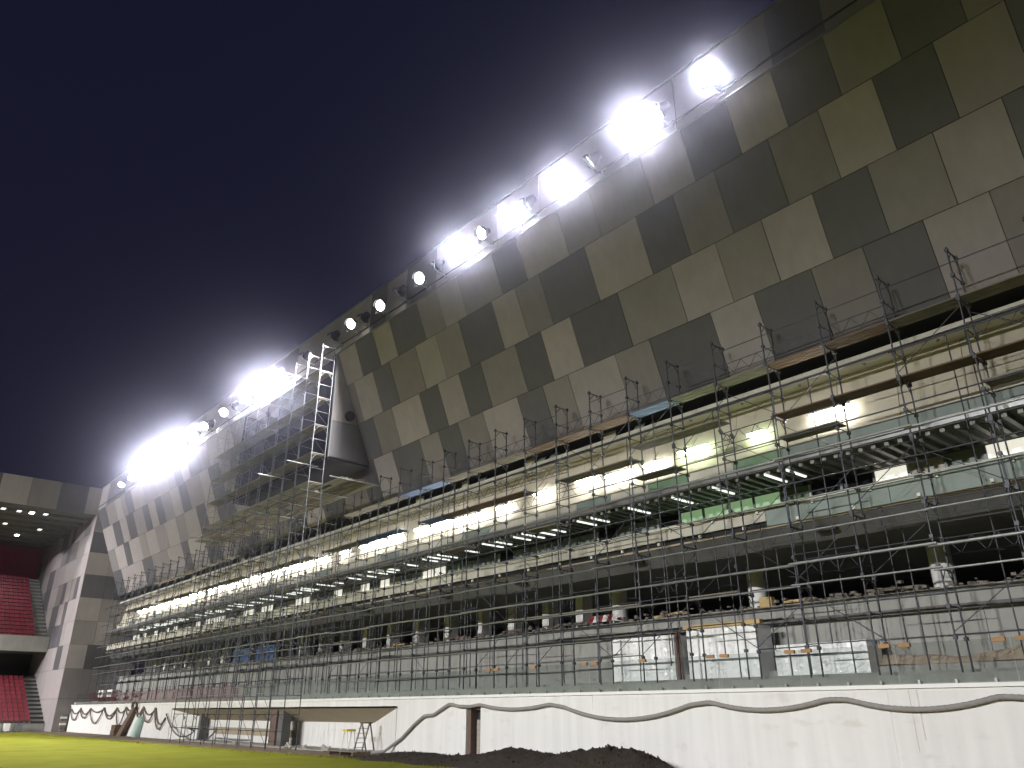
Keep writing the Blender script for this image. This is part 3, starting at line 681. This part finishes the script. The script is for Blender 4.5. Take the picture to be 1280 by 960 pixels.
# rubble, blocks and boards on the concourse edge
g = MB()
for _ in range(1500):
    x = rnd.uniform(-90, 2); y = rnd.uniform(25.95, 27.2); s_ = rnd.uniform(.04, .13); h = 5.35 + abs(rnd.gauss(0, .12)) * (1 if x > -30 else .6)
    a = rnd.uniform(0, 3.14); c, d_ = math.cos(a), math.sin(a)
    q = [(x + (px * c - py * d_) * s_, y + (px * d_ + py * c) * s_) for px, py in ((-1, -.6), (1, -.6), (1, .6), (-1, .6))]
    g.hexa([(p_[0], p_[1], h) for p_ in q], [(p_[0], p_[1], h + s_ * .8) for p_ in q])
tag(struct('brick_rubble', g, m_brick, 'stuff'), 'broken brick rubble scattered along the concourse edge', 'rubble')
for i in range(16):
    x = -6 - 4.9 * i + rnd.uniform(-1, 1); y = 26.2 + rnd.uniform(0, .5); l_ = rnd.uniform(.8, 2.2); mm = rnd.choice((m_timber, m_plank, m_wood)); a = rnd.uniform(-.15, .15)
    c = MB().box(-l_ / 2, l_ / 2, -.1, .1, 0, .09).mesh('loose_board', mm)
    lab = {m_timber.name: 'loose yellow board lying on brick rubble at the concourse edge', m_plank.name: 'loose grey board lying on brick rubble at the concourse edge', m_wood.name: 'loose brown board lying on brick rubble at the concourse edge'}[mm.name]
    tag(link('loose_board', c, None, (x, y, 5.52), (0, rnd.uniform(-.05, .05), a)), lab, 'board', 'loose boards on the rubble')
single('concrete_block', B(-16.2, -15.7, 25.95, 26.2, 5.36, 5.72), m_timber, 'yellowish block on the concourse edge near a round column', 'block', (-16, 26, 5.36))
t = thing('hazard_board', 'red and white striped hazard board on the concourse edge', 'board', (-24.2, 26, 5.4))
for k in range(6):
    xa = -25 + k * .28
    part('stripe', MB().hexa([(xa, 26, 5.5), (xa + .28, 26, 5.5), (xa + .40, 26.02, 5.78), (xa + .12, 26.02, 5.78)], [(xa, 26.04, 5.5), (xa + .28, 26.04, 5.5), (xa + .40, 26.06, 5.78), (xa + .12, 26.06, 5.78)]), m_whitebox if k % 2 else m_red, t)
for k in range(2): part('foot', B(-24.8 + k * 1.1, -24.7 + k * 1.1, 25.98, 26.1, 5.35, 5.5), m_grey, t)
for xa in (-62, -66.5):
    single('blue_sheet', crumple(xa, xa + 3.2, 5.4, 6.6, 26.6, .03, int(-xa), .06, 12, 8), m_blue, 'blue plastic sheet hanging in the concourse, nearer the ' + ('tower scaffold' if xa > -64 else 'flank wall'), 'sheet', (xa, 26.6, 5.4), 'blue sheets in the concourse')
for xa, lb in ((-90.7, 'white plastic crate on the terrace end, nearer the flank wall'), (-87.6, 'white plastic crate on the terrace end, nearer the scaffold')):
    t = thing('white_crate', lb, 'crate', (xa, 23, 2.75))
    part('body', B(xa, xa + 1.6, 22.9, 23.5, 3.2, 3.85), m_whitebox, t)
    part('slot', B(xa + .15, xa + 1.45, 22.88, 22.897, 3.4, 3.65), m_grey, t)
    for q in (.1, 1.4): part('leg', B(xa + q, xa + q + .1, 22.95, 23.4, 2.75, 3.2), m_grey, t)
# ------------------------------------------------------------------ hoses and cables on the wall
def swag(a, b_, sag, k=14):
    return [(a[0] + (b_[0] - a[0]) * t, a[1], a[2] + (b_[2] - a[2]) * t - sag * 4 * t * (1 - t)) for t in [i / k for i in range(k)]]
hp = [(-36.6, 20.9, .06), (-35.2, 21.1, .08), (-34.0, 21.36, .14), (-32.6, 21.4, .75), (-31.6, 21.4, 1.35), (-30.9, 21.4, 1.69), (-30.2, 21.4, 1.72), (-29.5, 21.4, 2.0), (-29.0, 21.4, 2.17), (-28.4, 21.4, 2.07), (-27.6, 21.4, 2.05), (-26.9, 21.4, 2.12)]
for a, b_, s_ in (((-26.9, 21.4, 2.12), (-22.46, 21.4, 2.17), .2), ((-22.46, 21.4, 2.17), (-15.81, 21.4, 2.21), .58), ((-15.81, 21.4, 2.21), (-11.37, 21.4, 2.25), .33), ((-11.37, 21.4, 2.25), (-7.03, 21.4, 2.28), .36), ((-7.03, 21.4, 2.28), (-2.0, 21.4, 2.25), .5)):
    hp += swag(a, b_, s_)[1:]
fine = []
for i in range(len(hp) - 1):
    a, b_ = Vector(hp[i]), Vector(hp[i + 1]); k = max(1, int((b_ - a).length / .07)); fine += [a.lerp(b_, j / k) for j in range(k)]
sm_ = fine[:]
for _ in range(4): sm_ = [sm_[0]] + [(sm_[i - 1] + sm_[i] * 2 + sm_[i + 1]) / 4 for i in range(1, len(sm_) - 1)] + [sm_[-1]]
single('drain_hose', MB().path(sm_, lambda i: .062 + (.009 if i % 2 else 0), 9), m_hose, 'thick grey corrugated hose looped along the white wall', 'hose', (-20, 21.4, 1.5))
hk = [(-93.6, 2.12), (-90.0, 2.16), (-86.4, 2.16), (-81.8, 2.18), (-77.8, 2.16), (-75.2, 2.2), (-72.4, 2.25), (-70.6, 2.2), (-67.6, 2.1), (-64.8, 1.7)]
def cable(name, pts_, rad, lb):
    o = MB(); 
    fine = []
    for i in range(len(pts_) - 1):
        a, b_ = Vector(pts_[i]), Vector(pts_[i + 1]); fine += [a.lerp(b_, j / 3) for j in range(3)]
    return single(name, o.path(fine, rad, 6), m_cable, lb, 'cable', pts_[0])
p1 = []; p2 = []
for i in range(len(hk) - 1):
    p1 += swag((hk[i][0], 21.42, hk[i][1]), (hk[i + 1][0], 21.42, hk[i + 1][1]), (.45, .5, .35, .9, .4, .3, .8, .5, .9)[i])
    p2 += swag((hk[i][0], 21.36, hk[i][1] - .04), (hk[i + 1][0], 21.36, hk[i + 1][1] - .04), (1.0, .8, 1.25, .6, 1.35, .7, .5, 1.0, 1.2)[i])
cable('hanging_cable', p1, .06, 'brown cable hung in shallow loops along the wall near the flank wall')
cable('hanging_cable', p2, .055, 'brown cable hung in deep loops along the wall near the flank wall')
p3 = swag((-64.8, 21.36, 1.7), (-58.0, 20.7, .85), 1.0) + swag((-58, 20.7, .85), (-52.5, 20.6, .85), .03) + [(-52.5, 20.6, .85), (-53.5, 20.5, .3), (-54.5, 20.4, .06)]
cable('trailing_cable', p3, .05, 'brown cable trailing from the wall onto the tower scaffold foot')
hkm = MB().tube((0, 0, 0), (0, -.14, 0), .035, 6).tube((0, -.14, 0), (0, -.14, .08), .035, 6).mesh('cable_hook', m_grey)
for x, z in hk: tag(link('cable_hook', hkm, None, (x, 21.5, z)), 'small steel hook holding looped cables on the white wall', 'hook', 'cable hooks on the wall')
single('timber_post', MB().hexa([(-75.4, 21.0, 0), (-74.2, 21.0, 0), (-74.2, 21.25, 0), (-75.4, 21.25, 0)], [(-72.9, 21.2, 2.2), (-72.2, 21.2, 2.2), (-72.2, 21.42, 2.2), (-72.9, 21.42, 2.2)]), m_doorwood, 'leaning brown timber post against the white wall with a cable coil on top', 'post', (-74, 21.2, 0))
b = MB()
for r_, dz in ((.55, 0), (.48, .07), (.6, -.06)):
    ring = [Vector((-72.5 + r_ * math.cos(a * math.pi / 12), 21.25 + dz, 2.35 + r_ * .5 * math.sin(a * math.pi / 12))) for a in range(25)]
    b.path(ring, .045, 5)
single('cable_coil', b, m_cable, 'coil of brown cable over the top of the timber post', 'coil', (-72.5, 21.2, 2.1))
single('rolled_sheet', MB().tube((-70.9, 21.2, .05), (-70.4, 21.35, 1.45), .36, 12, .30), m_green, 'pale green rolled sheet leaning on the white wall', 'roll', (-70.8, 21.2, 0))
for k, (xa, za) in enumerate(((-76.8, .02), (-76.7, .44))): single('cardboard_box', B(xa, xa + 1.1, 20.9, 21.4, za, za + .4), m_wood, ('lower', 'upper')[k] + ' brown box of the pair stacked by the timber post', 'box', (xa, 21, za))
# brick pile at the wall end
t = thing('brick_stack', 'stack of orange bricks and white boards at the wall end beside the flank wall', 'stack', (-94.6, 21.0, 0))
for r_ in range(8):
    for k in range(2): part('brick', B(-95.6 + k * .7 + .01, -94.9 + k * .7, 20.75, 21.3, .02 + r_ * .2, .02 + r_ * .2 + .19), m_brick if r_ not in (3, 6) else m_whitebox, t)
# ------------------------------------------------------------------ ladder, pallet, things on the ground
t = thing('step_ladder', 'aluminium step ladder opened in the wall recess beside the splayed cheek', 'ladder', (-36.1, 21.55, 0))
for y0 in (21.3, 21.75):
    part('rail', MB().hexa([(-36.75, y0, .03), (-36.68, y0, .03), (-36.68, y0 + .05, .03), (-36.75, y0 + .05, .03)], [(-36.25, y0 + .05, 1.32), (-36.18, y0 + .05, 1.32), (-36.18, y0 + .1, 1.32), (-36.25, y0 + .1, 1.32)]), m_galv, t)
    part('rail', MB().hexa([(-35.55, y0, .03), (-35.48, y0, .03), (-35.48, y0 + .05, .03), (-35.55, y0 + .05, .03)], [(-36.17, y0 + .05, 1.32), (-36.1, y0 + .05, 1.32), (-36.1, y0 + .1, 1.32), (-36.17, y0 + .1, 1.32)]), m_doorwood, t)
for k in range(5):
    f_ = (k + 1) / 6; part('tread', B(-36.75 + .5 * f_ - .1, -36.75 + .5 * f_ + .12, 21.33, 21.83, 1.3 * f_, 1.3 * f_ + .03), m_galv, t)
part('top_cap', B(-36.32, -36.02, 21.33, 21.9, 1.323, 1.38), m_doorwood, t)
t = thing('work_trestle', 'small white trestle with yellow top beside the step ladder', 'trestle', (-37.4, 21.3, 0))
for s_ in (-.35, .35):
    for y0 in (21.2, 21.6): part('leg', MB().tube((-37.4 + s_, y0, .03), (-37.4 + s_ * .4, y0, .95), .025, 5), m_whitebox, t)
part('top', B(-37.62, -37.18, 21.15, 21.65, .953, 1.05), m_yellow, t)
t = thing('wooden_pallet', 'wooden pallet lying on dirt in front of the wall recess', 'pallet', (-34.6, 19.9, 0))
for k in range(5): part('slat', B(-35.9, -33.6, 19.5 + k * .2, 19.62 + k * .2, .17, .2), m_plank, t)
for xa in (-35.9, -34.85, -33.75): part('bearer', B(xa, xa + .14, 19.5, 20.42, .03, .167), m_wood, t)
for k, (xa, ya, s_) in enumerate(((-43, 20.9, .28), (-41.5, 21.1, .2), (-39.4, 21.2, .35), (-38.8, 21.0, .22), (-50, 20.8, .3))):
    b = MB()
    for q in range(6): b.tube((xa + rnd.uniform(-s_, s_), ya + rnd.uniform(-.1, .1), .05), (xa + rnd.uniform(-s_, s_), ya + rnd.uniform(-.1, .1), .05 + rnd.uniform(.1, s_)), .1, 5, .04)
    single('rubble_pile', b, m_block, 'small grey rubble pile at the foot of the white wall recess', 'rubble', (xa, ya, .05), 'rubble piles by the recess')
for k, (x, y, wd, h, mm, lb) in enumerate(((-97.0, 16.6, .5, .8, m_whitebox, 'white board propped before the lower red seats'), (-97.0, 15.4, .5, .6, m_black, 'dark equipment case before the lower red seats'), (-96.9, 17.6, .7, .7, m_grey, 'grey cabinet before the lower red seats, nearest the stairs'))):
    t = thing('equipment_case', lb, 'case', (x, y, 0))
    part('body', B(x - .3, x + .3, y - wd / 2, y + wd / 2, .08, h), mm, t); part('handle', B(x - .1, x + .1, y - .1, y + .1, h, h + .05), m_black, t)
    for q in (-.2, .2): part('foot', B(x - .25, x + .25, y + q - .05, y + q + .05, 0, .08), m_black, t)
# soil mound
b = MB(); nx, ny = 150, 26; V = []
MP = [(-33.2, .02), (-31.2, .10), (-30.2, .26), (-29.3, .28), (-26.8, .27), (-24.8, .36), (-23.6, .5), (-22.7, .62), (-21.9, .55), (-20.9, .42), (-19.9, .57), (-19.0, .70), (-18.3, .78), (-17.7, .74), (-17.0, .62), (-16.1, .34), (-15.2, .12), (-14.6, .0)]
def mh(x):
    for (a, p), (c, q) in zip(MP, MP[1:]):
        if a <= x <= c: t = (x - a) / (c - a); t = t * t * (3 - 2 * t); return p + (q - p) * t
    return 0
r3 = random.Random(3)
for i in range(nx + 1):
    x = -33.2 + 18.6 * i / nx; H_ = mh(x)
    for j in range(ny + 1):
        v_ = j / ny; V.append((x + r3.uniform(-.04, .04), 18.3 + 2.9 * v_ + .2 * math.sin(x * 1.7), .0 + H_ * math.sin(math.pi * v_) ** .9 * (1 + r3.uniform(-.12, .12)) + r3.uniform(0, .05) * math.sin(math.pi * v_)))
W = ny + 1; b.add(V, [(i * W + j, (i + 1) * W + j, (i + 1) * W + j + 1, i * W + j + 1) for i in range(nx) for j in range(ny)], True)
for _ in range(700):
    i = r3.randrange(nx); j = r3.randrange(3, ny - 2); p_ = Vector(V[i * W + j]); s_ = r3.uniform(.015, .05)
    b.tube(p_ - Vector((0, 0, s_)), p_ + Vector((r3.uniform(-s_, s_), 0, s_)), s_, 5, s_ * .5)
tag(struct('soil_mound', b, m_soil, 'stuff'), 'long heap of dark soil in front of the white wall', 'soil')

# ------------------------------------------------------------------ added haze standing in for lens bloom round the lamps
hm = bpy.data.materials.new('bloom_haze'); hm.use_nodes = True; hn = hm.node_tree.nodes; hn.remove(hn['Principled BSDF'])
pv = hn.new('ShaderNodeVolumePrincipled'); pv.inputs['Color'].default_value = (.70, .72, 1, 1); pv.inputs['Density'].default_value = .00014; pv.inputs['Anisotropy'].default_value = .98
hm.node_tree.links.new(pv.outputs[0], hn['Material Output'].inputs['Volume'])
tag(struct('haze', B(-640, 440, -640, 640, -1.2, 30), hm, 'stuff'), 'added thin haze over the pitch giving the lamps their lens bloom', 'haze')
